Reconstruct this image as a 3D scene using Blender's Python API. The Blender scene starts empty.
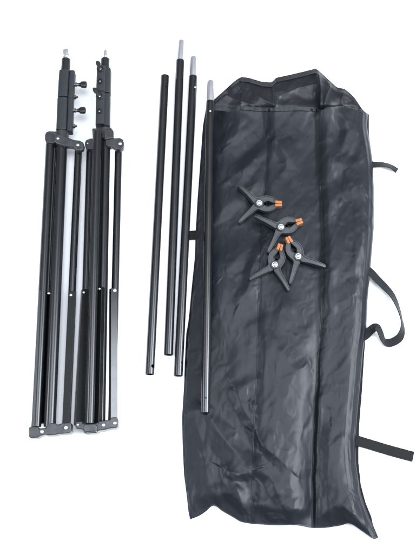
import bpy, bmesh, math, random
import numpy as np
from mathutils import Vector, Matrix
random.seed(4)
S = bpy.context.scene
C = S.collection

# ------------------------------------------------------------------ camera
D, TILT = 1.55, math.radians(17.0)
FPX = 277.0 / (0.5125 / D)                     # focal length in photo pixels
CAM = Vector((0, -D * math.sin(TILT), D * math.cos(TILT)))
FW = Vector((0, math.sin(TILT), -math.cos(TILT)))
UP = Vector((0, math.cos(TILT), math.sin(TILT)))
cd = bpy.data.cameras.new('camera')
cam = bpy.data.objects.new('camera', cd); C.objects.link(cam)
cam.location = CAM; cam.rotation_euler = (TILT, 0, 0)
cd.sensor_fit = 'VERTICAL'; cd.sensor_height = 24; cd.lens = 24 * FPX / 554.0
cd.clip_start = 0.05; cd.clip_end = 200
S.camera = cam

def at(px, py, z=0.0):
    """where a point of the photo meets the horizontal plane at height z (metres)"""
    r = FW + Vector((1, 0, 0)) * ((px - 208) / FPX) + UP * ((277 - py) / FPX)
    k = (z - CAM.z) / r.z
    return CAM + r * k

def at_np(px, py, z):
    rx = (px - 208) / FPX
    s = (277 - py) / FPX
    ry = FW.y + UP.y * s; rz = FW.z + UP.z * s
    k = (z - CAM.z) / rz
    return np.stack([CAM.x + rx * k, CAM.y + ry * k, z + 0 * rx], -1)

def mpp(px, py, z=0.0):
    return (at(px + .5, py, z) - at(px - .5, py, z)).length

# ------------------------------------------------------------------ materials
def mat(name, col, rough=.5, metal=0., spec=.5, coat=0., bump=None, var=None, sheen=0.):
    m = bpy.data.materials.new(name); m.use_nodes = True
    nt = m.node_tree; b = nt.nodes['Principled BSDF']
    b.inputs['Base Color'].default_value = (*col, 1)
    b.inputs['Roughness'].default_value = rough
    b.inputs['Metallic'].default_value = metal
    b.inputs['Specular IOR Level'].default_value = spec
    b.inputs['Coat Weight'].default_value = coat
    b.inputs['Sheen Weight'].default_value = sheen
    tc = nt.nodes.new('ShaderNodeTexCoord')
    if var:                                   # wear: colour and gloss vary over the surface
        sc, c2, r2 = var
        n = nt.nodes.new('ShaderNodeTexNoise'); n.inputs['Scale'].default_value = sc
        n.inputs['Detail'].default_value = 6; n.inputs['Roughness'].default_value = .65
        nt.links.new(tc.outputs['Object'], n.inputs['Vector'])
        rp = nt.nodes.new('ShaderNodeMapRange')
        rp.inputs[1].default_value = .42; rp.inputs[2].default_value = .68
        nt.links.new(n.outputs['Fac'], rp.inputs[0])
        mx = nt.nodes.new('ShaderNodeMix'); mx.data_type = 'RGBA'
        mx.inputs[6].default_value = (*col, 1); mx.inputs[7].default_value = (*c2, 1)
        nt.links.new(rp.outputs[0], mx.inputs[0]); nt.links.new(mx.outputs[2], b.inputs['Base Color'])
        mr = nt.nodes.new('ShaderNodeMapRange')
        mr.inputs[3].default_value = rough; mr.inputs[4].default_value = r2
        nt.links.new(rp.outputs[0], mr.inputs[0]); nt.links.new(mr.outputs[0], b.inputs['Roughness'])
    if bump:
        sc, st = bump
        n2 = nt.nodes.new('ShaderNodeTexNoise'); n2.inputs['Scale'].default_value = sc
        n2.inputs['Detail'].default_value = 4
        nt.links.new(tc.outputs['Object'], n2.inputs['Vector'])
        bp = nt.nodes.new('ShaderNodeBump'); bp.inputs['Strength'].default_value = st
        bp.inputs['Distance'].default_value = .001
        nt.links.new(n2.outputs['Fac'], bp.inputs['Height']); nt.links.new(bp.outputs[0], b.inputs['Normal'])
    return m

M = {}
M['floor'] = mat('white_floor', (.93, .93, .93), .9, spec=.1)
M['tube'] = mat('black_anodised_tube', (.0045, .005, .006), .25, spec=.42, var=(30, (.0055, .0058, .0067), .28))
M['pole'] = mat('black_painted_pole', (.003, .0033, .004), .22, spec=.55, var=(25, (.005, .0053, .0062), .25))
M['brace'] = mat('black_brace_metal', (.005, .0056, .0054), .24, spec=.24, var=(30, (.006, .0066, .0064), .27))
M['gloss_brace'] = mat('glossy_brace_metal', (.006, .0064, .007), .22, spec=.36, var=(40, (.007, .0075, .008), .26))
M['bracket'] = mat('dark_cast_bracket', (.012, .013, .015), .33, spec=.45, var=(70, (.030, .030, .030), .22), bump=(900, .15))
M['plastic'] = mat('dark_grey_plastic', (.0105, .0122, .0150), .50, spec=.34, bump=(1400, .12), var=(120, (.0135, .015, .0175), .56))
M['knob'] = mat('black_knob_plastic', (.0055, .0058, .0062), .40, spec=.35, bump=(1200, .1))
M['dark'] = mat('dark_inside', (.003, .003, .003), .8, spec=.1)
M['steel'] = mat('bare_steel', (.62, .62, .62), .42, metal=1.)
M['zinc'] = mat('zinc_plated', (.13, .125, .12), .35, metal=1., var=(300, (.26, .25, .23), .25))
M['alu'] = mat('brushed_aluminium', (.40, .40, .41), .36, metal=.8, var=(60, (.46, .46, .47), .32))
M['orange'] = mat('orange_rubber', (.22, .070, .016), .5, spec=.4, var=(400, (.32, .13, .045), .4))
M['clamp'] = mat('clamp_nylon', (.022, .024, .026), .44, spec=.38, bump=(900, .15), var=(150, (.028, .030, .032), .5))
M['web'] = mat('black_webbing', (.0065, .007, .0075), .75, spec=.15, bump=(1500, .5), sheen=.15)
M['pile'] = mat('hook_and_loop_pile', (.008, .008, .008), .95, spec=.05, bump=(1800, 1.), sheen=.3)

def nylon(name, base, rough):
    m = mat(name, base, rough, spec=.21, sheen=0.0)
    nt = m.node_tree; b = nt.nodes['Principled BSDF']; tc = nt.nodes['Texture Coordinate']
    b.inputs['Sheen Roughness'].default_value = .4
    n = nt.nodes.new('ShaderNodeTexNoise'); n.noise_type = 'RIDGED_MULTIFRACTAL'
    n.inputs['Scale'].default_value = 42; n.inputs['Detail'].default_value = 3.5; n.inputs['Roughness'].default_value = .45
    n.inputs['Distortion'].default_value = .9; n.inputs['Lacunarity'].default_value = 2.3
    mpn = nt.nodes.new('ShaderNodeMapping'); mpn.inputs['Rotation'].default_value = (0, 0, .6); mpn.inputs['Scale'].default_value = (1.3, .75, .3)
    nt.links.new(tc.outputs['Object'], mpn.inputs['Vector']); nt.links.new(mpn.outputs[0], n.inputs['Vector'])
    def wave(rot, sc):
        mp = nt.nodes.new('ShaderNodeMapping'); mp.inputs['Rotation'].default_value = (0, 0, rot)
        nt.links.new(tc.outputs['Object'], mp.inputs['Vector'])
        w = nt.nodes.new('ShaderNodeTexWave'); w.inputs['Scale'].default_value = sc
        w.inputs['Distortion'].default_value = .25; w.inputs['Detail'].default_value = 1
        nt.links.new(mp.outputs[0], w.inputs['Vector']); return w
    wa, wb = wave(.05, 210), wave(.05 + math.pi / 2, 210)
    ad = nt.nodes.new('ShaderNodeMath'); ad.operation = 'ADD'
    nt.links.new(wa.outputs['Fac'], ad.inputs[0]); nt.links.new(wb.outputs['Fac'], ad.inputs[1])
    b1 = nt.nodes.new('ShaderNodeBump'); b1.inputs['Strength'].default_value = .5; b1.inputs['Distance'].default_value = .0020
    nt.links.new(n.outputs['Fac'], b1.inputs['Height'])
    b2 = nt.nodes.new('ShaderNodeBump'); b2.inputs['Strength'].default_value = .035; b2.inputs['Distance'].default_value = .0004
    nt.links.new(ad.outputs[0], b2.inputs['Height']); nt.links.new(b1.outputs[0], b2.inputs['Normal'])
    nt.links.new(b2.outputs[0], b.inputs['Normal'])
    return m
M['nylon'] = nylon('black_nylon', (.0052, .0064, .0092), .40)
M['lining'] = nylon('bag_lining', (.0080, .0088, .0104), .40)

# ------------------------------------------------------------------ builders
class MB:
    """collects shapes given in world coordinates, links them as ONE mesh object"""
    def __init__(s): s.bm = bmesh.new()
    def rings(s, rings, cap0=True, cap1=True, close=True):
        vs = [[s.bm.verts.new(p) for p in r] for r in rings]
        n = len(vs[0])
        for a, b in zip(vs, vs[1:]):
            for i in range(n if close else n - 1):
                j = (i + 1) % n
                s.bm.faces.new((a[i], a[j], b[j], b[i]))
        if cap0: s.bm.faces.new(list(reversed(vs[0])))
        if cap1: s.bm.faces.new(vs[-1])
        return s
    def tube(s, pts, radii, seg=28, cap0=True, cap1=True):
        """a surface of revolution strung along points"""
        ax = (Vector(pts[-1]) - Vector(pts[0])).normalized()
        t = Vector((0, 0, 1)) if abs(ax.z) < .9 else Vector((1, 0, 0))
        e1 = ax.cross(t).normalized(); e2 = ax.cross(e1)
        rr = []
        for p, r in zip(pts, radii):
            rr.append([Vector(p) + (e1 * math.cos(a) + e2 * math.sin(a)) * r
                       for a in (2 * math.pi * k / seg for k in range(seg))])
        return s.rings(rr, cap0, cap1)
    def rod(s, a, b, r, r2=None, ch=.0008, seg=28):
        a, b = Vector(a), Vector(b); r2 = r if r2 is None else r2
        d = (b - a).normalized() * ch
        return s.tube([a, a + d, b - d, b], [r - ch, r, r2, r2 - ch], seg)
    def hollow(s, a, b, r, ri, depth, seg=36):
        """an open-ended tube"""
        a, b = Vector(a), Vector(b); d = (b - a).normalized(); c = .0005
        return s.tube([a + d * depth, a + d * c, a, a, a + d * c, b - d * c, b, b, b - d * c, b - d * depth],
                      [ri, ri, ri + c, r - c, r, r, r - c, ri + c, ri, ri], seg)
    def dome(s, c, n, r, h, seg=20):
        c, n = Vector(c), Vector(n).normalized()
        pts = [c - n * .001] + [c + n * h * math.sin(a) for a in (0, .4, .8, 1.15, 1.45)]
        rad = [r] + [r * math.cos(a) for a in (0, .4, .8, 1.15, 1.45)]
        return s.tube(pts, rad, seg)
    def prism(s, poly, z0, z1):
        """photo outline at its own height, with real thickness"""
        a = [at(x, y, z1) for x, y in poly]
        top = a; bot = [Vector((p.x, p.y, z0)) for p in a]
        area = sum(p.x * q.y - q.x * p.y for p, q in zip(a, a[1:] + a[:1]))
        if area < 0: top = top[::-1]; bot = bot[::-1]
        return s.rings([bot, top])
    def sweep(s, a, b, sect, x, z):
        """a section [(x, z)] pushed from a to b"""
        a, b = Vector(a), Vector(b)
        return s.rings([[p + x * u + z * v for u, v in sect] for p in (a, b)])
    def box(s, c, ex, ey, ez):
        c = Vector(c); V = {}
        for i in (-1, 1):
            for j in (-1, 1):
                for k in (-1, 1): V[i, j, k] = s.bm.verts.new(c + ex * i + ey * j + ez * k)
        for f in (((-1,-1,-1),(-1,1,-1),(1,1,-1),(1,-1,-1)), ((-1,-1,1),(1,-1,1),(1,1,1),(-1,1,1)),
                  ((-1,-1,-1),(1,-1,-1),(1,-1,1),(-1,-1,1)), ((-1,1,-1),(-1,1,1),(1,1,1),(1,1,-1)),
                  ((-1,-1,-1),(-1,-1,1),(-1,1,1),(-1,1,-1)), ((1,-1,-1),(1,1,-1),(1,1,1),(1,-1,1))):
            s.bm.faces.new([V[q] for q in f])
        return s
    def build(s, name, m, parent=None, bevel=0., ang=35, cut=None, solid=0., sub=0):
        bmesh.ops.recalc_face_normals(s.bm, faces=s.bm.faces)
        me = bpy.data.meshes.new(name); s.bm.to_mesh(me); s.bm.free()
        o = bpy.data.objects.new(name, me); C.objects.link(o)
        if m: me.materials.append(m)
        if cut:                                    # real holes drilled through
            cme = bpy.data.meshes.new('cut'); cut.bm.to_mesh(cme); cut.bm.free()
            co = bpy.data.objects.new('cut', cme); C.objects.link(co)
            md = o.modifiers.new('b', 'BOOLEAN'); md.object = co; md.operation = 'DIFFERENCE'; md.solver = 'EXACT'
            bpy.context.view_layer.update()
            nm = bpy.data.meshes.new_from_object(o.evaluated_get(bpy.context.evaluated_depsgraph_get()))
            o.modifiers.clear(); o.data = nm; nm.name = name
            bpy.data.objects.remove(co); me = nm
        me.polygons.foreach_set('use_smooth', [True] * len(me.polygons))
        me.set_sharp_from_angle(angle=math.radians(ang))
        if parent: attach(o, parent)
        if bevel:
            md = o.modifiers.new('bevel', 'BEVEL'); md.width = bevel; md.segments = 2
            md.limit_method = 'ANGLE'; md.angle_limit = math.radians(40); md.harden_normals = True
        if solid:
            md = o.modifiers.new('thickness', 'SOLIDIFY'); md.thickness = solid; md.offset = -1
        if sub:
            md = o.modifiers.new('smooth', 'SUBSURF'); md.levels = sub; md.render_levels = sub
        return o

def origin(p):
    q = Vector((0, 0, 0)); r = p
    while r is not None: q += r.location; r = r.parent
    return q
def attach(o, parent):
    o.data.transform(Matrix.Translation(-origin(parent))); o.parent = parent
def tag(o, label=None, cat=None, group=None, kind=None):
    for k, v in (('label', label), ('category', cat), ('group', group), ('kind', kind)):
        if v: o[k] = v
    return o
def empty(name, loc):
    o = bpy.data.objects.new(name, None); C.objects.link(o); o.location = loc
    o.empty_display_size = .03
    return o

# ------------------------------------------------------------------ floor
f = MB()
f.rings([[Vector((-4, -4, 0)), Vector((4, -4, 0))], [Vector((-4, 4, 0)), Vector((4, 4, 0))]], False, False, False)
tag(f.build('floor', M['floor']), kind='structure')

# ------------------------------------------------------------------ noise
def gnoise(x, y, seed):
    rs = np.random.RandomState(seed); P = rs.permutation(512)
    th = rs.rand(512) * 2 * np.pi; gx, gy = np.cos(th), np.sin(th)
    xi, yi = np.floor(x).astype(int), np.floor(y).astype(int)
    xf, yf = x - xi, y - yi
    def g(i, j):
        h = P[(P[(xi + i) % 512] + yi + j) % 512]
        return gx[h] * (xf - i) + gy[h] * (yf - j)
    u = xf**3 * (xf * (xf * 6 - 15) + 10); v = yf**3 * (yf * (yf * 6 - 15) + 10)
    return ((g(0, 0) * (1 - u) + g(1, 0) * u) * (1 - v) + (g(0, 1) * (1 - u) + g(1, 1) * u) * v) * 1.5
def facets(x, y, seed):
    """random heights joined by flat triangles, like crumpled thin cloth; about -1..1"""
    rs = np.random.RandomState(seed); P = rs.permutation(512); Hh = rs.rand(512) * 2 - 1
    k = (x + y) * .366; i, j = np.floor(x + k), np.floor(y + k)
    t = (i + j) * .2113249
    fx, fy = x - (i - t), y - (j - t)
    i, j = i.astype(int), j.astype(int)
    up = fx > fy
    # skewed coordinates inside the cell give the barycentric weights
    kk = (fx + fy) * .366; a, b = fx + kk, fy + kk
    h = lambda p, q: Hh[P[(P[p % 512] + q) % 512]]
    h0, h2 = h(i, j), h(i + 1, j + 1)
    h1 = np.where(up, h(i + 1, j), h(i, j + 1))
    hi, lo = np.maximum(a, b), np.minimum(a, b)
    return h0 * (1 - hi) + h1 * (hi - lo) + h2 * lo
def sstep(a, b, x):
    t = np.clip((x - a) / (b - a), 0, 1); return t * t * (3 - 2 * t)
def poly_dist(px, py, pts):
    """signed distance to a polyline (left of travel is negative), and where along it 0..1"""
    best = np.full(px.shape, 1e9); sg = np.zeros(px.shape); tt = np.zeros(px.shape)
    L = [math.dist(a, b) for a, b in zip(pts, pts[1:])]; tot = sum(L); acc = 0
    for (a, b), l in zip(zip(pts, pts[1:]), L):
        dx, dy = (b[0] - a[0]) / l, (b[1] - a[1]) / l
        s = np.clip((px - a[0]) * dx + (py - a[1]) * dy, 0, l)
        ex, ey = px - a[0] - dx * s, py - a[1] - dy * s
        d = np.hypot(ex, ey); k = d < best
        best = np.where(k, d, best); sg = np.where(k, np.sign(dx * ey - dy * ex), sg)
        tt = np.where(k, (acc + s) / tot, tt); acc += l
    return best * sg, tt
def curve(pts, key, n):
    """points along an outline, resampled; key 0 = by x, 1 = by y, 2 = by length"""
    p = np.array(pts, float)
    if key == 2: t = np.concatenate([[0], np.cumsum(np.hypot(*np.diff(p, axis=0).T))])
    else: t = np.maximum.accumulate(p[:, key]); t = t + np.arange(len(t)) * 1e-6
    t = (t - t[0]) / (t[-1] - t[0]); q = np.linspace(0, 1, n)
    c = np.stack([np.interp(q, t, p[:, 0]), np.interp(q, t, p[:, 1])], -1)
    for _ in range(int((n / 75.) ** 2) + 1): c[1:-1] = (c[:-2] + 2 * c[1:-1] + c[2:]) / 4      # cloth has no sharp corners
    return c

# ------------------------------------------------------------------ carry bag
LEFT = [(206.5,106),(203,125),(200,166),(197.5,200),(195.5,235),(195,256),(191.4,291),(188.5,322),(186.4,333),(185,360),
        (184,386),(182,418),(182.6,445),(184,475),(186.4,493),(188.5,512),(190,519.5)]
RIGHT = [(368,114),(367,128),(371,148),(373,163),(374,187),(374,228),(371,265),(368,296),(366.5,328),(363.5,350),
         (360,390),(357.5,416),(356,441),(356.3,463),(359.6,485.5),(364.6,503),(371,519.6),(378.5,537.5)]
RIM = [(206.5,106),(214.7,110),(228,111),(240.5,106),(255.6,107.5),(271,108),(300,107),(317,108),(321,111),(326,107),
       (343,105.5),(361,108.5),(368,114)]
BOTTOM = [(190,519.5),(200,515.5),(206.6,511),(212.4,505),(215.4,505),(220.5,510),(233,517),(240.7,522),(253,524),(280,525.5),
          (290,524.7),(300,525.5),(311.6,528),(325.5,528),(342,525.5),(348,522.7),(353,524.7),(363.4,532),(374.7,540),(378.5,537.5)]
SEAM_A = [(268,108),(267.7,148),(264.5,186),(260.5,225),(260.5,253),(259,286),(257.5,330),(257,373),(254,426),(252.8,465),(251,526)]
SEAM_B = [(320,108),(320,181),(322,228),(321.8,308),(318.5,350),(317,368),(314,423),(312,480),(311.6,530)]
NU, NV = 190, 440
def coons():
    Lc, Rc = curve(LEFT, 1, NV), curve(RIGHT, 1, NV)
    Tc, Bc = curve(RIM, 0, NU), curve(BOTTOM, 0, NU)
    u = np.linspace(0, 1, NU)[None, :, None]; v = np.linspace(0, 1, NV)[:, None, None]
    # the ragged hem only affects the last part of the bag
    vb = v ** 6; vt = (1 - v) ** 8
    P = Lc[:, None] * (1 - u) + Rc[:, None] * u
    tb = Tc[None] - (Tc[0] * (1 - u) + Tc[-1] * u)
    bb = Bc[None] - (Bc[0] * (1 - u) + Bc[-1] * u)
    return P + tb * vt + bb * vb
G = coons(); PX, PY = G[..., 0], G[..., 1]

# folds of the cloth: points, half-widths either side of the crest (px), height (mm)
FOLDS = [
 ([(241,190),(238,300),(235,405)], 15, 20, 6.5), ([(286,255),(281,340),(276,430)], 12, 24, 5.0),
 ([(243,112),(238,130),(228,144)], 4, 7, 6.5), ([(266,146),(250,162),(234,174)], 4, 8, 7.5),
 ([(262,170),(254,186),(246,200)], 4, 6, 5.5), ([(222,120),(220,150),(216,190)], 6, 8, 3.0),
 ([(215,222),(225,206),(242,193)], 5, 9, 4.0), ([(226,272),(240,258),(256,244)], 5, 9, 4.0),
 ([(262,246),(253,268),(241,301)], 4, 9, 7.5), ([(218,275),(222,300),(224,330)], 8, 10, 3.0),
 ([(256,300),(251,340),(249,382)], 10, 5, 5.0), ([(236,391),(246,410),(254,430)], 4, 10, 8.0),
 ([(236,391),(246,386),(257,379)], 4, 4, 3.0), ([(207,414),(228,440),(251,471)], 9, 5, 9.0),
 ([(183,413),(195,410),(206,413)], 5, 5, 3.5), ([(207,414),(206,440),(214,470)], 7, 8, 3.0),
 ([(226,469),(238,474),(252,471)], 4, 9, 8.0), ([(226,469),(227,482),(229,497)], 4, 6, 5.0),
 ([(228,471),(236,488),(243,506)], 4, 5, 6.5), ([(211,503),(222,494),(232,496),(243,507)], 3, 6, 5.0),
 ([(252,471),(246,490),(236,500)], 5, 4, 3.5), ([(243,507),(250,500),(262,505)], 4, 4, 3.0),
 ([(255,436),(268,450),(288,468)], 4, 9, 6.5), ([(256,470),(270,477),(281,502)], 4, 8, 6.5),
 ([(258,510),(272,495),(292,478)], 5, 6, 4.0), ([(266,508),(290,512),(310,505)], 4, 6, 3.5),
 ([(285,470),(292,490),(290,515)], 4, 6, 3.0), ([(314,358),(306,367),(295,373)], 4, 8, 3.5),
 ([(295,373),(287,395),(287,425),(292,465)], 12, 12, 3.5), ([(266,330),(276,350),(295,372)], 8, 8, 3.5),
 ([(264,418),(270,435),(262,462)], 7, 7, 3.0), ([(268,345),(262,380),(266,410)], 8, 8, 2.5),
 ([(303,118),(295,150),(300,205)], 9, 8, 4.0), ([(285,112),(283,140),(288,170)], 5, 9, 3.5),
 ([(271,118),(277,140),(292,160)], 4, 6, 3.0), ([(302,215),(306,260),(300,300)], 8, 9, 3.0),
 ([(285,300),(296,330),(300,350)], 7, 7, 3.0), ([(268,292),(280,310),(283,335)], 6, 7, 3.0),
 ([(338,110),(352,130),(343,152)], 4, 8, 6.5), ([(366,140),(359,158),(352,165)], 3, 6, 4.0),
 ([(330,150),(342,168),(360,190)], 5, 8, 4.0), ([(325,215),(336,196),(350,190)], 5, 7, 3.5),
 ([(362,215),(366,235),(356,262)], 4, 6, 3.5), ([(326,180),(332,165),(346,160)], 5, 5, 2.5),
 ([(332,312),(338,303),(349,297)], 3, 8, 3.0), ([(344,225),(340,260),(345,297)], 6, 8, 2.5),
 ([(330,430),(327,460),(329,512)], 4, 8, 6.5), ([(338,440),(336,470),(340,510)], 5, 5, 3.5),
 ([(348,440),(350,480),(347,515)], 6, 6, 3.5), ([(358,490),(352,508),(356,522)], 5, 5, 4.0),
 ([(320,515),(335,507),(348,512)], 4, 6, 3.0), ([(190,460),(196,485),(205,505)], 5, 7, 3.0),
 ([(195,440),(203,460),(214,500)], 6, 5, 2.5), ([(189,515),(200,500),(212,495)], 4, 6, 3.0),
]
POLE_A, POLE_B, POLE_Z, POLE_R = (210.4,101.5), (205.2,413), .0235, .0081
def bag_height(px, py):
    u = (px - PX[:, :1]) / (PX[:, -1:] - PX[:, :1])
    dL = np.maximum(px - PX[:, :1], 0); dR = np.maximum(PX[:, -1:] - px, 0)
    dB = np.maximum(PY[-1:, :] - py, 0); dT = np.maximum(py - PY[:1, :], 0)
    sa, _ = poly_dist(px, py, SEAM_A); sb, _ = poly_dist(px, py, SEAM_B)
    sb = sb + 1.0 * gnoise(py / 26, px * 0 + .3, 71) * sstep(150, 300, py)
    # sb > 0 : left of the right-hand seam (travel is downwards)
    wx = px + 5 * gnoise(px / 30, py / 30, 5); wy = py + 5 * gnoise(px / 30, py / 30, 6)
    low = sstep(230, 430, py)
    left = 11 + 3 * gnoise(px / 55, py / 80, 1)
    cen = 17 + 3 * gnoise(px / 50, py / 90, 2)
    rgt = 25 - 9 * low + 3 * gnoise(px / 40, py / 90, 3)
    rgt = rgt + 7 * np.clip((-sb) / 34, 0, 1) * sstep(130, 240, py) - 3 * sstep(130, 240, py)
    a = sstep(-6, 9, -sa); b = sstep(-7, 3, -sb)
    h = left * (1 - a) + cen * a
    h = h * (1 - b) + rgt * b
    # valley along the right-hand seam, deep near the bottom
    h -= (2 + 9 * sstep(300, 430, py)) * np.exp(-np.where(sb > 0, (sb / (4 + 6 * low)) ** 2, (sb / 3.) ** 2))
    h += 4 * np.exp(-((sb + 9) / 6) ** 2) * (1 - low)
    h -= 1.3 * np.exp(-(sa / 2.0) ** 2)
    # folds
    for i, (pts, w1, w2, hh) in enumerate(FOLDS):
        x = np.array(pts); m = 90
        k = ((px > x[:, 0].min() - m) & (px < x[:, 0].max() + m) & (py > x[:, 1].min() - m) & (py < x[:, 1].max() + m))
        if not k.any(): continue
        d, t = poly_dist(wx[k] * .6 + px[k] * .4, wy[k] * .6 + py[k] * .4, pts)
        w = np.where(d > 0, w1, w2) * 1.0
        taper = np.clip(np.sin(np.pi * np.clip(.08 + t * .84, 0, 1)), 0, 1) ** .6
        e = np.sqrt((d / (w * 2.1)) ** 2 + .006) - .077            # a crest with flat flanks
        q = 1 - e; q = np.where(q > .12, q, .12 * np.exp(np.minimum((q - .12) / .12, 0)))
        h[k] += .85 * hh * taper * q
    # crinkles of thin coated nylon: flat facets meeting in sharp creases
    ux = px + 9 * gnoise(px / 34, py / 34, 61) + 3 * gnoise(px / 11, py / 11, 63)
    uy = py + 9 * gnoise(px / 34, py / 34, 62) + 3 * gnoise(px / 11, py / 11, 64)
    ra, rb = ux * .9 + uy * .43, uy * .9 - ux * .43
    for sc, am, sd in ((46, 2.4, 11), (24, 1.45, 12), (12, .9, 13), (6.5, .5, 14)):
        amt = .55 + .65 * gnoise(px / 60, py / 75, sd + 20)
        h += am * facets(ra / sc / .75, rb / sc / 1.9, sd) * np.clip(amt, .1, 1.2)
    # opening: the rim of the front stands up from the back panel
    h += (14 - 5 * sstep(330, 365, px)) * np.exp(-(dT / 22)) * sstep(216, 240, px)
    h = np.maximum(h, 3)
    # rounded sides down to the floor
    def edge(d, w): return np.sqrt(np.clip(1 - (1 - np.clip(d / w, 0, 1)) ** 2, 0, 1))
    e = (.35 * edge(dL, 9) + .65 * sstep(0, 26, dL)) * edge(dR, 17 - 5 * sstep(220, 120, py)) * (.35 + .65 * sstep(-8, 20, dB + 6 * gnoise(px / 18, py / 30, 81)))
    h = 1.6 + (h - 1.6) * e
    # the pole presses the cloth down
    pd, pt = poly_dist(px, py, [POLE_A, POLE_B])
    ad = np.abs(pd) * 1.85
    lim = POLE_Z * 1e3 - np.where(ad < 8.1, np.sqrt(np.maximum(8.1**2 - ad**2, 0)), 0) - .6 + np.maximum(ad - 8, 0) * .8
    lim = np.where(py > POLE_B[1] + 3, 99, lim)
    h = np.minimum(h, lim)
    return h / 1000.
H = bag_height(PX, PY)
# let the cloth settle: a little more fabric than the shape needs, so that it buckles into real creases
def settle(V, lim, steps, slack_u, slack_v, seed):
    nv, nu = V.shape[:2]
    X = V.copy(); rs = np.random.RandomState(seed)
    def smooth(a, n):
        a = a.copy()
        for _ in range(n):
            a[1:-1, 1:-1] = (a[:-2, 1:-1] + a[2:, 1:-1] + a[1:-1, :-2] + a[1:-1, 2:]) / 4
        return a
    sup = np.minimum(smooth(V[..., 2], 1) - .0006, V[..., 2])
    free = np.ones((nv, nu, 1)); free[0] = free[-1] = 0; free[:, 0] = free[:, -1] = 0
    free[0, 4:-4] = .35
    E = []
    def add(a, b, k, su):
        L = np.linalg.norm(V[a] - V[b], axis=-1, keepdims=True) * (1 + su)
        wa, wb = free[a], free[b]; w = wa + wb; w = np.where(w > 0, w, 1)
        E.append((a, b, L, k, wa / w, wb / w))
    jj, ii = np.meshgrid(np.arange(nu), np.arange(nv))
    A = gnoise(jj / 16., ii / 24., seed + 1); B = gnoise(jj / 14., ii / 30., seed + 2)
    su = slack_u * (1 + .9 * A)[..., None]; sv = slack_v * (1 + .9 * B)[..., None]
    for p in (0, 1):
        a = (slice(None), slice(p, nu - 1, 2)); b = (slice(None), slice(p + 1, nu, 2)); add(a, b, 1., su[a])
        a = (slice(p, nv - 1, 2), slice(None)); b = (slice(p + 1, nv, 2), slice(None)); add(a, b, 1., sv[a])
        a = (slice(p, nv - 1, 2), slice(0, nu - 1)); b = (slice(p + 1, nv, 2), slice(1, nu)); add(a, b, .35, (su[a] + sv[a]) / 2)
        a = (slice(p, nv - 1, 2), slice(1, nu)); b = (slice(p + 1, nv, 2), slice(0, nu - 1)); add(a, b, .35, (su[a] + sv[a]) / 2)
    def bend(st, k):
        for p in range(2 * st):
            cols = [c for c in range(nu - st) if (c // st) % 2 == p // st and c % st == p % st]
            if cols:
                cols = np.array(cols); a = (slice(None), cols); b = (slice(None), cols + st); add(a, b, k, su[a])
            rows = [c for c in range(nv - st) if (c // st) % 2 == p // st and c % st == p % st]
            if rows:
                rows = np.array(rows); a = (rows, slice(None)); b = (rows + st, slice(None)); add(a, b, k, sv[a])
    bend(2, .12); bend(6, .05); bend(12, .02)
    Z0 = V[..., 2]
    X[..., 2] += (gnoise(jj / 16., ii / 20., seed + 8) * .0025) * free[..., 0]
    Vel = np.zeros_like(X); gdt = np.array([0, 0, -.000004])
    for s_ in range(steps):
        P = X + (Vel * .90 + gdt) * free
        for a, b, L, k, wa, wb in E:
            d = P[b] - P[a]; l = np.linalg.norm(d, axis=-1, keepdims=True)
            c = d * ((l - L) / np.maximum(l, 1e-9) * k)
            P[a] += c * wa; P[b] -= c * wb
        P[..., 2] = np.minimum(np.maximum(P[..., 2], sup), np.maximum(lim, .0015))
        Vel = np.clip(P - X, -.002, .002); X = P
    return X
ad = np.abs(poly_dist(PX, PY, [POLE_A, POLE_B])[0]) * 1.85
LIM = (POLE_Z * 1e3 - np.where(ad < 8.1, np.sqrt(np.maximum(8.1**2 - ad**2, 0)), 0) - .6 + np.maximum(ad - 8, 0) * .8) / 1e3
LIM = np.where(PY > POLE_B[1] + 3, .09, LIM)
BAGV = settle(at_np(PX, PY, H), LIM, 140, .006, .003, 3)
_r = BAGV - np.array(CAM)
_d = _r @ np.array(FW)
QX = 208 + FPX * _r[..., 0] / _d; QY = 277 - FPX * (_r @ np.array(UP)) / _d
def bag_z(px, py):
    d = (QX - px) ** 2 + (QY - py) ** 2
    return float(BAGV[..., 2].flat[int(np.argmin(d))])

def grid_obj(name, V, m, parent, solid=0., sub=0):
    nv, nu = V.shape[:2]
    idx = np.arange(nv * nu).reshape(nv, nu)
    F = np.stack([idx[1:, :-1], idx[1:, 1:], idx[:-1, 1:], idx[:-1, :-1]], -1).reshape(-1, 4)
    me = bpy.data.meshes.new(name); me.from_pydata(V.reshape(-1, 3).tolist(), [], F.tolist())
    me.polygons.foreach_set('use_smooth', [True] * len(F)); me.materials.append(m)
    o = bpy.data.objects.new(name, me); C.objects.link(o); attach(o, parent)
    if sub:
        md = o.modifiers.new('smooth', 'SUBSURF'); md.levels = sub; md.render_levels = sub
    if solid:
        md = o.modifiers.new('thickness', 'SOLIDIFY'); md.thickness = solid; md.offset = -1
    return o
bag = empty('carry_bag', at(275, 320, 0))
tag(bag, 'long crumpled black nylon carry bag, open at its top, webbing straps at its right', 'bag')
grid_obj('front_panel', BAGV, M['nylon'], bag, .0006, 1)

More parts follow.
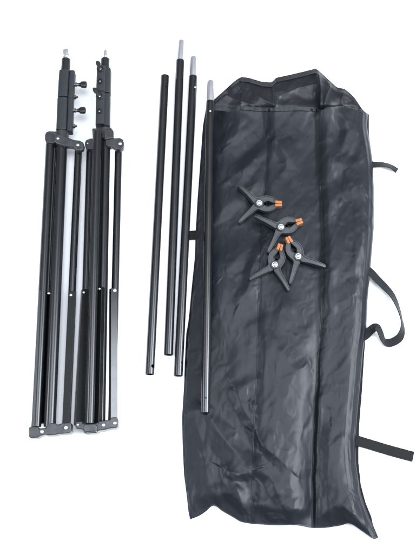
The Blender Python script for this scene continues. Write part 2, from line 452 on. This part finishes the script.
# back panel: lies on the floor under everything, its open mouth shows above the front rim
TOPB = [(206.5,104.5),(214.7,99),(226,89),(234,81.5),(240.5,77),(249,78),(262,82),(271.5,82.7),(276,78),(290,75),(305,71.5),(315.7,68.5),
        (320,71.5),(327,78),(332,82.7),(337,87.5),(344.5,88.5),(350,93),(355,98),(362.7,110),(369,114.5)]
nu, nv = 300, 120
tc_ = curve(TOPB, 0, nu)
bl = curve([(206.5,150),(369,150)], 0, nu)
v = np.linspace(0, 1, nv)[:, None, None]
GB = tc_[None] * (1 - v) + bl[None] * v
bx, by = GB[..., 0], GB[..., 1]
dt = by - tc_[None, :, 1]
hb = 7 + 4 * gnoise(bx / 22, by / 18, 41)
wx = bx + 4 * gnoise(bx / 16, by / 16, 45)
for sc, am, sd in ((30, 3.2, 31), (15, 1.6, 32), (8, .5, 33)):
    hb += am * facets((wx + by * .4) / sc, (by * 1.2 - wx * .3) / sc, sd)
for pts, w1, w2, hh in (([(234,82),(243,92),(240,108)], 4, 5, 5), ([(271,83),(273,92),(274,108)], 3, 4, 6), ([(222,92),(232,98),(250,104)], 4, 5, 4),
                        ([(318,70),(321,90),(320,112)], 3, 6, 14), ([(331,83),(326,96),(324,108)], 3, 5, 9), ([(345,89),(342,98),(344,112)], 4, 6, 7),
                        ([(250,80),(256,95),(272,104)], 5, 5, 4), ([(280,96),(298,88),(316,84)], 6, 6, 4)):
    d, t = poly_dist(bx, by, pts); w = np.where(d > 0, w1, w2)
    hb += hh * np.exp(-np.abs(d) / w) * np.exp(-(d / (w * 2.6)) ** 4)
hb *= 1 - .55 * sstep(104, 112, by)
hb = np.maximum(hb, 1.5)
hb += 1.2 * (dt < 4.2) * (bx > 232) * (bx < 330)                      # turned hem along the edge
edgeb = np.clip(np.minimum(bx - 206, 369.5 - bx) / 8, 0, 1)
hb = 1 + (hb - 1) * np.sqrt(edgeb) * (.35 + .65 * sstep(-1, 6, dt))
lim = POLE_Z * 1e3 - 9.5 + np.maximum(np.abs(poly_dist(bx, by, [(211, 70), POLE_B])[0]) * 1.85 - 8, 0) * .8
hb = np.minimum(hb, lim)
hb = np.where(by > 116, np.minimum(hb, 1.6), hb)
grid_obj('back_panel', at_np(bx, by, hb / 1000.), M['lining'], bag, .0006)
# underside of the bag on the floor, a little wider than the front on the right
und = [(206.5,112)] + LEFT[1:-1] + [(192,517),(213,500),(240,518),(300,523),(348,520),(362,529),(376,538)] + \
      [(371.5,517),(365.5,502),(361,485),(358.6,463),(358.6,441),(360,416),(362,392),(364.5,352)] + RIGHT[8:1:-1] + [(366,116)]
f = MB(); f.prism(und, .0002, .0012)
f.build('base_panel', M['web'], bag)
# hem stitching line along the front rim
def ribbon(path, width, z_up, name, m, parent, thick=.0014, jit=0.):
    """webbing: path of (px, py, z, roll in radians), with real width and thickness"""
    P = [at(x, y, z) for x, y, z, r in path]
    n = 24 if jit else 8; Q = []; R = []
    for i in range(len(P) - 1):                                      # Catmull-Rom
        p0, p1, p2, p3 = P[max(i - 1, 0)], P[i], P[i + 1], P[min(i + 2, len(P) - 1)]
        for k in range(n):
            t = k / n
            Q.append(.5 * ((2 * p1) + (p2 - p0) * t + (2 * p0 - 5 * p1 + 4 * p2 - p3) * t * t + (3 * p1 - p0 - 3 * p2 + p3) * t ** 3))
            R.append(path[i][3] * (1 - t) + path[i + 1][3] * t)
    Q.append(P[-1]); R.append(path[-1][3])
    rings = []
    for i, q in enumerate(Q):
        tg = (Q[min(i + 1, len(Q) - 1)] - Q[max(i - 1, 0)]).normalized()
        s = tg.cross(Vector((0, 0, 1))).normalized()
        nrm = s.cross(tg)
        s2 = s * math.cos(R[i]) + nrm * math.sin(R[i]); n2 = nrm * math.cos(R[i]) - s * math.sin(R[i])
        w, t = width / 2 * (1 + jit * random.uniform(-1, 1)), thick / 2 * (1 + 2 * jit * random.uniform(-1, 1))
        rings.append([q + s2 * a + n2 * b for a, b in ((-w, -t), (-w, t), (-w * .35, t * 1.1), (w * .35, t * 1.1), (w, t), (w, -t))])
    f = MB(); f.rings(rings)
    return f.build(name, m, parent, ang=50)
mm = mpp(385, 300)
ribbon([(364,267,.011,.2),(371,272.5,.013,.2),(377,279,.012,.25),(385,287,.011,.35),(392,295,.012,.6),(397.5,306,.014,.9),(401.5,319,.014,1.15),
        (402.5,329,.012,.9),(400,337,.008,.45),(394,341.5,.006,.15),(388,343,.006,-.1),(383.5,340,.009,-.75),(379.5,330.5,.016,-.6),(376,327,.015,-.3),(371,330,.009,-.1),(366,335,.006,0),(360,339,.005,0)],
       8.2 * mm, 0, 'handle_strap', M['web'], bag, .0016)
mm = mpp(385, 450)
ribbon([(345,436.5,.004,0),(357,440.5,.004,0),(371,444.8,.0035,0),(390,450.5,.003,0),(413.3,456.8,.0025,0)], 10.2 * mm, 0, 'hook_and_loop_strap', M['pile'], bag, .002, .025)
mm = mpp(385, 170)
ribbon([(366,163.5,.010,.1),(373,164.5,.011,.15),(383,164.5,.011,.5),(391,166.5,.009,.6),(397,171,.006,.35)], 7.0 * mm, 0, 'strap_end', M['web'], bag)
mm = mpp(190, 235)
ribbon([(204,235,.004,0),(196,235,.0035,0),(189,235.5,.003,0),(183,236,.003,0)], 9.5 * mm, 0, 'strap_loop', M['web'], bag)
def hem(pts, zf, w, name, m):
    """a bound edge: tape that follows the cloth"""
    P = curve(pts, 2, 90); f = MB(); R = []
    for x, y in P:
        a = at(x, y - .3, zf(x, y - .3) + .0022); b = at(x, y + w, zf(x, y + w) + .0020)
        R.append([a, a + Vector((0, 0, .0008)), b + Vector((0, 0, .0008)), b])
    f.rings(R); return f.build(name, m, bag, ang=60)
def back_z(x, y):
    return float((hb / 1000.).flat[int(np.argmin((bx - x) ** 2 + (by - y) ** 2))])
hem([(240.5,77.2),(249,78.2),(262,82.2),(271.5,82.9),(276,78.2),(290,75.2),(305,71.7),(315.7,68.9),(319.5,71.5)], back_z, 4.2, 'hem_tape', M['web'])
hem([(240.5,106.2),(255.6,107.7),(271,108.2),(300,107.2),(316,108.2)], bag_z, 3.4, 'hem_tape', M['lining'])
# piping sewn into the seams
def piping(seam, off):
    f = MB(); pts = []
    P = curve(seam, 2, 160)
    ring = []
    pp = [at(x, y, bag_z(x, y) + .0003) for x, y in P if 112 < y < 520]
    for i, q in enumerate(pp):
        tg = (pp[min(i + 1, len(pp) - 1)] - pp[max(i - 1, 0)]).normalized()
        s = tg.cross(Vector((0, 0, 1))).normalized(); n = s.cross(tg)
        ring.append([q + (s * math.cos(a) + n * math.sin(a)) * .0006 for a in (k * math.pi / 4 for k in range(8))])
    f.rings(ring)
    return f.build('seam_piping', M['nylon'], bag)
piping(SEAM_A, 0); piping(SEAM_B, 0)

# ------------------------------------------------------------------ crossbar poles
def pole(a, b, z, top, label, spig=None, hole=None, button=None, tophole=None, r=POLE_R):
    A, B = at(*a, z), at(*b, z)
    ax = (B - A).normalized()
    root = empty('crossbar_pole', Vector((*((A + B) / 2).xy, z - r)))
    tag(root, label, 'pole', 'crossbar poles')
    f = MB(); f.hollow(A, B, r, r - .0012, .06)
    cut = None
    for hpx in (hole, tophole):
        if hpx:
            x, y, rad, side = hpx
            p = at(x, y, z + r * .8); ctr = A + ax * (p - A).dot(ax)
            e1 = ax.cross(Vector((0, 0, 1))).normalized()
            dr = (Vector((0, 0, 1)) * math.cos(side) - e1 * math.sin(side)).normalized()
            cut = cut or MB(); cut.tube([ctr + dr * r * .3, ctr + dr * r * 1.6], [rad, rad], 24)
    f.build('tube', M['pole'], root, cut=cut, ang=30)
    if spig:
        T = at(*spig, z)
        L = (A - T).length
        f = MB(); rs = r * (.93 if z > .02 else .86)
        f.tube([A + ax * .02, A - ax * .0005, T + ax * .004, T + ax * .0012, T], [rs, rs, rs * .97, rs * .86, rs * .62], 30)
        f.build('spigot', M['alu'], root)
    if button:
        p = at(*button, z + r); ctr = A + ax * (p - A).dot(ax)
        e1 = ax.cross(Vector((0, 0, 1))).normalized()
        d = (p - ctr); d -= ax * d.dot(ax); d.normalize()
        f = MB(); f.dome(ctr + d * r * .98, d, .0022, .0016)
        f.build('snap_button', M['steel'], root)
    return root
pole((165,76), (149.8,374.5), .0083, 0, 'plain black pole without a silver end, nearest to the folded stands', hole=(152.6,366,.0034,.75), tophole=(167,87,.0014,.4))
pole((180.2,60.6), (168.4,355), .0083, 0, 'black pole whose silver end reaches highest, between two other poles on the floor', spig=(181.6,40.6))
pole((193.3,76.5), (178.2,376), .0083, 0, 'silver-ended black pole on the floor right beside the left edge of the bag', spig=(193.8,57), hole=(181.6,362.6,.0016,.75), button=(196,86.7))
pole(POLE_A, POLE_B, POLE_Z, 0, 'black pole with silver end lying on top of the black bag', spig=(210.9,81), hole=(205.6,398,.0013,.1), button=(210.2,111))

# ------------------------------------------------------------------ folded light stands
def lerp(a, b, t): return a + (b - a) * t
def line(top, bot, y):
    t = (y - top[1]) / (bot[1] - top[1]); return (lerp(top[0], bot[0], t), y)
def rivet(px, py, z, r, parent, h=.0016):
    f = MB(); p = at(px, py, z); f.dome(p, (0, 0, 1), r, h, 18)
    return f.build('rivet', M['steel'], parent)
def channel(a, b, w, dep, th, z, roll, parent, name='brace', m='brace'):
    """a folded sheet-metal strut, U section; roll 0 has its flat back towards the sky"""
    za, zb = z if isinstance(z, tuple) else (z, z)
    A, B = at(*a, za), at(*b, zb); ax = (B - A).normalized()
    x = Vector((0, 0, 1)).cross(ax).normalized(); n = ax.cross(x)
    if n.z < 0: n = -n
    x2 = x * math.cos(roll) + n * math.sin(roll); n2 = n * math.cos(roll) - x * math.sin(roll)
    w /= 2
    sect = [(-w, -dep), (-w, 0), (w, 0), (w, -dep), (w - th, -dep), (w - th, -th), (-w + th, -th), (-w + th, -dep)]
    f = MB()
    va = [[f.bm.verts.new(p + x2 * u + n2 * v) for u, v in sect] for p in (A, B)]
    for i in range(8):
        j = (i + 1) % 8; f.bm.faces.new((va[0][i], va[0][j], va[1][j], va[1][i]))
    for V in va:
        f.bm.faces.new((V[0], V[1], V[6], V[7])); f.bm.faces.new((V[1], V[2], V[5], V[6])); f.bm.faces.new((V[2], V[3], V[4], V[5]))
    return f.build(name, M[m], parent, bevel=.0009)
SG = -1
def leg(a, b, z0, z1, r, parent, cap=True):
    A, B = at(*a, z0), at(*b, z1)
    f = MB(); f.rod(A, B, r, ch=.001)
    o = f.build('leg', M['tube'], parent)
    return o
def sect_round(hx, hz, rc, n=5):
    out = []
    for cx, cz, a0 in ((hx - rc, hz - rc, 0), (-hx + rc, hz - rc, 90), (-hx + rc, -hz + rc, 180), (hx - rc, -hz + rc, 270)):
        for k in range(n): 
            a = math.radians(a0 + 90 * k / (n - 1)); out.append((cx + rc * math.cos(a), cz + rc * math.sin(a)))
    return out
def frame(a, b, z):
    A, B = at(*a, z), at(*b, z); ax = (B - A).normalized()
    x = Vector((0, 0, 1)).cross(ax).normalized()
    if x.x < 0: x = -x
    return A, B, ax, x, Vector((0, 0, 1))

# --- first stand: knobs point to the right
z = .031
st = empty('light_stand', (*at(56, 260, 0).xy, 0))
tag(st, 'folded black light stand at far left with round knob heads pointing right', 'light stand', 'folded light stands')
T1, B1 = (65.5, 72), (49.6, 428)
f = MB(); f.rod(at(62.6, 128, z), at(*line((62.6,128), (49.6,428), 427), z), .0104); f.build('column', M['tube'], st)
f = MB(); A, B, ax, x, n = frame((66.1, 59.6), (65.2, 76), z)
f.hollow(A, B, .0088, .0072, .01); f.build('inner_tube', M['knob'], st)
f = MB(); T = at(66.3, 49.6, z)
f.tube([A + ax * .014, A, A - ax * .005, A - ax * .0058, A - ax * .0075, A - ax * .0085, T + ax * .004, T + ax * .001, T],
       [.0070, .0070, .0070, .0054, .0054, .0074, .0074, .0060, .004], 8)
f.build('spigot', M['steel'], st)
def collar_one(top, bot, k1, k2):
    A, B, ax, x, n = frame(top, bot, z)
    f = MB(); f.sweep(A, B, sect_round(.0104, .0110, .006), x, n)
    col = f.build('locking_collar', M['plastic'], st, bevel=.0012)
    f = MB()
    hw = .0050; c0 = x * (.0104 + hw + .0001)
    f.sweep(A + ax * .0012 + c0, B + ax * .003 + c0, sect_round(hw, .0098, .0025, 4), x, n)
    # moulded rib on the ear
    f.build('clamp_ear', M['plastic'], col, bevel=.001)
    # knob
    L = (B - A).length
    p = A + ax * L * k1 + x * .0206 + n * .002
    f = MB(); f.tube([p - x * .004, p + x * .0006, p + x * .0012, p + x * .0024, p + x * .003, p + x * .0042, p + x * .0048, p + x * .009],
                     [.0052, .0052, .0038, .0038, .0048, .0048, .0034, .0034], 18)
    kn = f.build('locking_knob', M['zinc'], col)
    f = MB(); q = p + x * .0075
    n0 = 36; rings = []
    for s, rr, rib in ((0, .0026, 0), (.0008, .0034, 0), (.004, .0040, .02), (.006, .0060, .07), (.0135, .0064, .07), (.0155, .0056, .04), (.0165, .0035, 0)):
        e1, e2 = ax, n
        rings.append([q + x * s + (e1 * math.cos(a) + e2 * math.sin(a)) * rr * (1 + rib * math.cos(a * 9)) for a in (2 * math.pi * i / n0 for i in range(n0))])
    f.rings(rings); f.build('knob_head', M['knob'], kn)
    p = A + ax * L * k2 + x * .0206
    f = MB(); f.tube([p - x * .004, p + x * .0005, p + x * .001, p + x * .004, p + x * .0042, p + x * .0068, p + x * .0080],
                     [.0058, .0058, .0050, .0050, .0030, .0027, .0015], 6)
    f.build('bolt_nut', M['zinc'], col, ang=25)
collar_one((64.9, 72), (63.3, 98.4), .50, .95)
collar_one((63.2, 99.4), (62.0, 131.5), .37, .84)
# upper hub and its brackets
f = MB(); A, B, ax, x, n = frame((61.9, 132.5), (61.5, 145), z); f.tube([A, A + ax * .001, B - ax * .001, B], [.0125, .0138, .0138, .0125], 32)
hub = f.build('upper_hub', M['bracket'], st)
f = MB(); f.prism([(54,132.5),(61,134),(68,137.2),(74,139.5),(80,140.3),(83,142),(84.2,145),(83.4,149),(80,150.8),(76.5,150),(73.5,147),(68,146.6),(61.5,145.2),(57,143.5),(53.8,141),(53.2,136)], .034, .0465)
f.build('bracket', M['bracket'], st, bevel=.0022)
f = MB(); f.prism([(45.6,131.8),(49,130.6),(54,130.8),(58,132.6),(58,142),(53,143.4),(46,142.8),(44.6,139),(44.6,135)], .019, .041)
f.build('bracket', M['bracket'], st, bevel=.0025)
f = MB(); f.prism([(56,130),(67,130),(67,141),(56,141)], .003, .022)
f.build('bracket', M['bracket'], st, bevel=.0025)
rivet(57.9, 138.4, .0465, .0028, st); rivet(77.8, 145.0, .0465, .0030, st)
# legs
leg((50.6,136), (36.3,427), .030, .028, .0084, st)
leg((78.6,146), (66.0,427), .027, .014, .0068, st)
leg((58.5,138), (46.0,424), .0090, .0090, .0082, st)
channel((39.4,292), (31.4,427), .0175, .006, .0013, .0285, 1.40, st)
channel((72.0,291), (65.8,429), 7.6 * mpp(68,360), .007, .0013, (.0295, .0235), .05, st)
channel((51.8,292), (46.5,424), .019, .012, .0013, .0105, math.pi, st)
rivet(48.6, 293.2, .0368, .0024, st); rivet(70.9, 295, .0294, .0028, st)
# lower hub: clevis brackets
f = MB(); f.prism([(28.6,427.5),(31,426.2),(38,426.6),(39,428.5),(46,427.6),(47.6,423.5),(54.5,422.6),(57,424.6),(64,422.6),(70.4,422.2),(71.6,425),(71.2,431),(69.5,433.2),
                   (58,434),(55.6,435),(47.4,435.4),(45,434.6),(40,436),(38,437.6),(30.5,438.4),(28.4,436.5)], .022, .042)
f.build('lower_hub', M['bracket'], st, bevel=.002)
rivet(42.0, 431.6, .044, .0032, st); rivet(65.9, 427.6, .044, .0034, st)

# --- second stand: seen from its other side, wing knobs at the left
st = empty('light_stand', (*at(100, 260, 0).xy, 0))
tag(st, 'folded black light stand nearest the poles, with small wing knobs', 'light stand', 'folded light stands')
f = MB(); f.rod(at(106, 126, z), at(100, 424, z), .0090); f.build('column', M['tube'], st)
f = MB(); A, B, ax, x, n = frame((105.4, 59.2), (104.6, 76), z)
f.hollow(A, B, .0086, .0070, .01); f.build('inner_tube', M['knob'], st)
f = MB(); T = at(105.6, 49.6, z)
f.tube([A + ax * .014, A - ax * .004, A - ax * .0048, A - ax * .0070, A - ax * .0078, T + ax * .005, T + ax * .001, T],
       [.0050, .0050, .0038, .0038, .0048, .0040, .0026, .0016], 24)
f.build('spigot', M['steel'], st)
def collar_two(top, bot, k1, k2, wing):
    A, B, ax, x, n = frame(top, bot, z)
    L = (B - A).length
    f = MB(); f.sweep(A, B, sect_round(.0136, .0116, .005), x, n)
    col = f.build('locking_collar', M['plastic'], st, bevel=.0014)
    f = MB(); c0 = n * .0135 - x * .0035
    f.sweep(A + ax * .001 + c0, B + ax * .0015 + c0, sect_round(.0078, .0062, .002, 3), x, n)
    f.build('clamp_ear', M['plastic'], col, bevel=.001)
    zt = n * .0198
    for k, r in ((k1, .0074), (k2, .0060)):
        p = A + ax * L * k - x * .0050 + zt
        f = MB(); f.tube([p - n * .004, p + n * .0012, p + n * .002, p + n * .002, p - n * .0005], [r, r, r * .9, r * .62, r * .58], 24)
        bs = f.build('bolt_boss', M['knob'], col)
        f = MB(); f.tube([p - n * .001, p + n * .0008, p + n * .0016, p + n * .002], [r * .48, r * .48, r * .40, r * .2], 6)
        f.build('bolt', M['zinc'], bs, ang=25)
    # wing: a waisted paddle standing out to the left
    w0 = A + ax * L * k1 - x * .0055 + n * .0200
    d = (at(*wing, z + .02) - w0); d.z = .001; ln = d.length; d.normalize(); s = d.cross(n).normalized()
    out = [(0, .0040), (.3, .0030), (.5, .0046), (.68, .0062), (.86, .0050), (1.02, .0020), (1.02, -.0012), (.86, -.0030), (.66, -.0034), (.45, -.0024), (.25, -.0034), (0, -.0040)]
    f = MB(); f.rings([[w0 + d * ln * t + s * w + n * h for t, w in out] for h in (-.0035, .0030)])
    f.build('wing_knob', M['knob'], col, bevel=.001)
collar_two((104.2, 70), (103.6, 95.0), .17, .66, (96.6, 62))
collar_two((103.5, 95.8), (103.0, 127.6), .17, .64, (93.4, 89))
f = MB(); f.prism([(103.5,129.5),(112,128.8),(113.6,131),(113.6,138),(104,139.5)], .03, .046)
f.build('hub_block', M['bracket'], st, bevel=.002)
f = MB(); A, B, ax, x, n = frame((105.6, 129.5), (105.2, 141), z); f.tube([A, A + ax * .001, B - ax * .001, B], [.0125, .0138, .0138, .0125], 32)
f.build('upper_hub', M['bracket'], st)
f = MB(); f.prism([(105,139.5),(109,139),(112,137.8),(120,137.4),(123.2,139.2),(124,143),(123.4,148),(120.6,149.8),(115.6,149.4),(113,146.8),(108.5,147),(105,145)], .030, .043)
f.build('bracket', M['bracket'], st, bevel=.0022)
f = MB(); f.prism([(86,139.6),(91,138),(97,138),(98,147.6),(92,149.2),(86,148.8),(84.8,145),(84.8,142)], .010, .030)
f.build('bracket', M['bracket'], st, bevel=.0022)
f = MB(); f.prism([(92,128),(103,127.6),(104,137),(92.6,138)], .026, .0425)
f.build('bracket', M['bracket'], st, bevel=.0022)
rivet(120.0, 143.6, .043, .0034, st); rivet(87.6, 143.4, .030, .0020, st)
leg((97.6,131), (89.8,424), .052, .048, .0081, st)
leg((90.0,146), (82.0,424), .0140, .0130, .0066, st)
leg((118.6,146), (112.0,422), .025, .016, .0070, st)
channel((86.6,289), (79.4,425), 8.6 * mpp(83,360), .013, .0013, .0230, -.35, st)
channel((99.4,287), (96.4,424), .0105, .009, .0012, .0440, .6, st)
channel((114.3,288.5), (114.2,424), 7.4 * mpp(114,360), .008, .0013, (.0335, .0280), -.55, st, m='gloss_brace')
rivet(83.6, 292.5, .0240, .0026, st); rivet(99.4, 288.8, .0485, .0022, st); rivet(114.6, 290.4, .0334, .0034, st)
f = MB(); f.prism([(75.6,421.5),(82,421),(82.6,423.2),(96,422.8),(98.5,421),(109.8,419.8),(111,417.2),(117,417),(118.2,420),(117.8,426.4),(115.8,428),(110,428.4),(104,430),
                   (98.4,430.6),(96,433.2),(84.6,433.6),(82.2,429.4),(76.4,429.2),(75.2,426)], .020, .046)
f.build('lower_hub', M['bracket'], st, bevel=.002)
f = MB(); f.prism([(84,424),(95.4,423.4),(97.2,426),(96.4,431.6),(85,432.2),(83.4,428)], .040, .055)
f.build('bracket', M['bracket'], st, bevel=.002)
rivet(77.8, 424.8, .046, .0022, st); rivet(103.4, 425, .046, .0032, st); rivet(114.8, 423, .046, .0032, st)

# ------------------------------------------------------------------ spring clamps
U = .00186
def clamp_proto():
    root = empty('spring_clamp', (0, 0, 0))
    ca, sa = math.cos(math.radians(44)), math.sin(math.radians(44))
    mid = [(-28.5*ca, 28.5*sa), (-25*ca, 25*sa), (-16*ca, 16*sa), (-9*ca, 8.6*sa), (-4.2, 3.6), (-.5, 2.5), (3.5, 4.2), (7, 5.6), (10, 5.5), (13, 4.1), (16, 2.3), (18.6, 1.5)]
    hw = [1.2, 1.7, 2.05, 2.6, 3.3, 3.5, 3.4, 2.9, 2.75, 2.6, 2.0, 1.4]
    for sg in (1, -1):
        f = MB(); lo, hi = [], []
        for i, (p, w) in enumerate(zip(mid, hw)):
            a, b = mid[max(i - 1, 0)], mid[min(i + 1, len(mid) - 1)]
            dx, dy = b[0] - a[0], b[1] - a[1]; l = math.hypot(dx, dy); nx, ny = -dy / l, dx / l
            # outer side is +n (away from the mouth)
            zt = .0068 if i < 4 else .0060
            zz = (.0042 if i == 0 else .0068) if i < 4 else .0062
            zz += .0006 * sg
            rim = .30 * w
            q = []
            for off, h in ((w, zz), (w - rim, zz), (w - rim - .15, zz - .0016), (-w + rim * .8, zz - .0016), (-w + rim * .5, zz - .0003), (-w, zz - .0004), (-w, -zz), (w, -zz)):
                q.append(Vector(((p[0] + nx * off) * U, (p[1] + ny * off) * U * sg, h)))
            lo.append(q)
        f.rings(lo)
        arm = f.build('jaw_arm', M['clamp'], root, bevel=.0005, ang=40)
        g = MB()
        c = Vector((19.2 * U, 1.52 * U * sg, .0004 * sg))
        ang = -.06 * sg
        ex = Vector((math.cos(ang), math.sin(ang), 0)) * 3.6 * U; ey = Vector((-math.sin(ang), math.cos(ang), 0)) * 1.5 * U
        g.box(c, ex, ey, Vector((0, 0, .0076)))
        g.build('jaw_pad', M['orange'], arm, bevel=.0016)
    f = MB(); f.tube([Vector((0, 0, -.0085)), Vector((0, 0, .0072)), Vector((0, 0, .0078))], [4.1 * U, 4.1 * U, 3.7 * U], 28)
    pv = f.build('pivot', M['clamp'], root)
    f = MB(); f.tube([Vector((0, 0, .0075)), Vector((0, 0, .0086))], [2.9 * U, 2.7 * U], 28); f.dome((0, 0, .0084), (0, 0, 1), 2.35 * U, .0034, 24)
    f.build('pivot_bolt', M['steel'], pv)
    f = MB()                                                        # coil spring between the arms
    ring = []; n = 150
    for i in range(n):
        a = i / n * 2 * math.pi * 5; h = -.005 + .009 * i / n
        c = Vector((5.2 * U + math.cos(a) * 2.3 * U, math.sin(a) * 2.0 * U, h))
        r = Vector((math.cos(a), math.sin(a), 0))
        ring.append([c + (r * math.cos(b) + Vector((0, 0, 1)) * math.sin(b)) * .0009 for b in (k * math.pi / 3 for k in range(6))])
    f.rings(ring); f.build('spring', M['dark'], root)
    return root
def copy_tree(o, parent=None):
    c = o.copy(); C.objects.link(c); c.parent = parent
    for ch in list(o.children): copy_tree(ch, c)
    return c
proto = clamp_proto()
CL = [((259,204.5), (278,204.5), 'topmost black spring clamp with orange tips on the bag, its mouth pointing right', .000, (.00, .03)),
      ((280.6,228.3), (300,222), 'second black spring clamp from the top, its orange tips pointing right and slightly up', .004, (.03, .02)),
      ((274.7,266), (279.8,248), 'lower left black spring clamp with orange tips pointing up, below the other clamps', .001, (-.03, .0)),
      ((297.8,257.5), (288.5,241), 'lower right spring clamp, orange tips up, one handle reaching the right bag seam', .005, (.0, -.04))]
first = True
for (p, q, lab, dz, tl) in CL:
    o = proto if first else copy_tree(proto)
    first = False
    ang0 = math.atan2(-(q[1] - p[1]), q[0] - p[0])
    hs = []
    for dx in range(-20, 22, 4):
        for dy in range(-20, 22, 4):
            # along the two handles and the jaws only
            if abs(abs(dy) - max(-dx, 0)) > 5: continue
            c, s = math.cos(-ang0), math.sin(-ang0)
            hs.append(bag_z(p[0] + dx * c - dy * s, p[1] + dx * s + dy * c))
    hs.sort(); zc = hs[int(len(hs) * .80)] + .0072 + dz
    P = at(*p, zc); Q = at(*q, zc)
    o.location = P
    o.rotation_euler = (tl[0], tl[1], math.atan2(Q.y - P.y, Q.x - P.x))
    tag(o, lab, 'clamp', 'spring clamps on the bag')

# ------------------------------------------------------------------ light
w = bpy.data.worlds.new('World'); S.world = w; w.use_nodes = True
nt = w.node_tree; bg = nt.nodes['Background']
tc = nt.nodes.new('ShaderNodeTexCoord')
vm = nt.nodes.new('ShaderNodeVectorMath'); vm.operation = 'DOT_PRODUCT'
vm.inputs[1].default_value = Vector((.10, -.05, .98)).normalized()
nt.links.new(tc.outputs['Generated'], vm.inputs[0])
cr = nt.nodes.new('ShaderNodeValToRGB')
e = cr.color_ramp.elements
e[0].position = .0; e[0].color = (.22, .22, .22, 1)
e[1].position = 1.; e[1].color = (1.75, 1.86, 2.05, 1)
k = e.new(.55); k.color = (.22, .22, .225, 1)
k = e.new(.80); k.color = (.36, .38, .41, 1)
k = e.new(.92); k.color = (.8, .85, .95, 1)
nt.links.new(vm.outputs['Value'], cr.inputs[0]); nt.links.new(cr.outputs[0], bg.inputs['Color'])
bg.inputs['Strength'].default_value = 1.0

def area(name, loc, look, sx, sy, radiance, col):
    """a soft rectangular lamp; its long side lies along y when it hangs at the side"""
    l = bpy.data.lights.new(name, 'AREA'); l.shape = 'RECTANGLE'; l.size = sx; l.size_y = sy
    l.energy = radiance * sx * sy * math.pi; l.color = col
    o = bpy.data.objects.new(name, l); C.objects.link(o); o.location = loc
    o.rotation_euler = (Vector(look) - Vector(loc)).to_track_quat('-Z', 'Y').to_euler()
    return o
area('window_light', (1.75, -.20, 1.55), (0, -.1, 0), 1.25, 1.2, 13.5, (.90, .96, 1.06))
area('window_light', (-1.9, -.30, 1.55), (0, -.1, 0), 1.1, .6, 11, (.88, .95, 1.08))
area('ceiling_light', (.15, .10, 2.5), (.1, .0, 0), 1.3, 1.1, 3.8, (.90, .96, 1.06))

S.view_settings.view_transform = 'Standard'; S.view_settings.look = 'None'
S.view_settings.exposure = .95; S.view_settings.gamma = 1
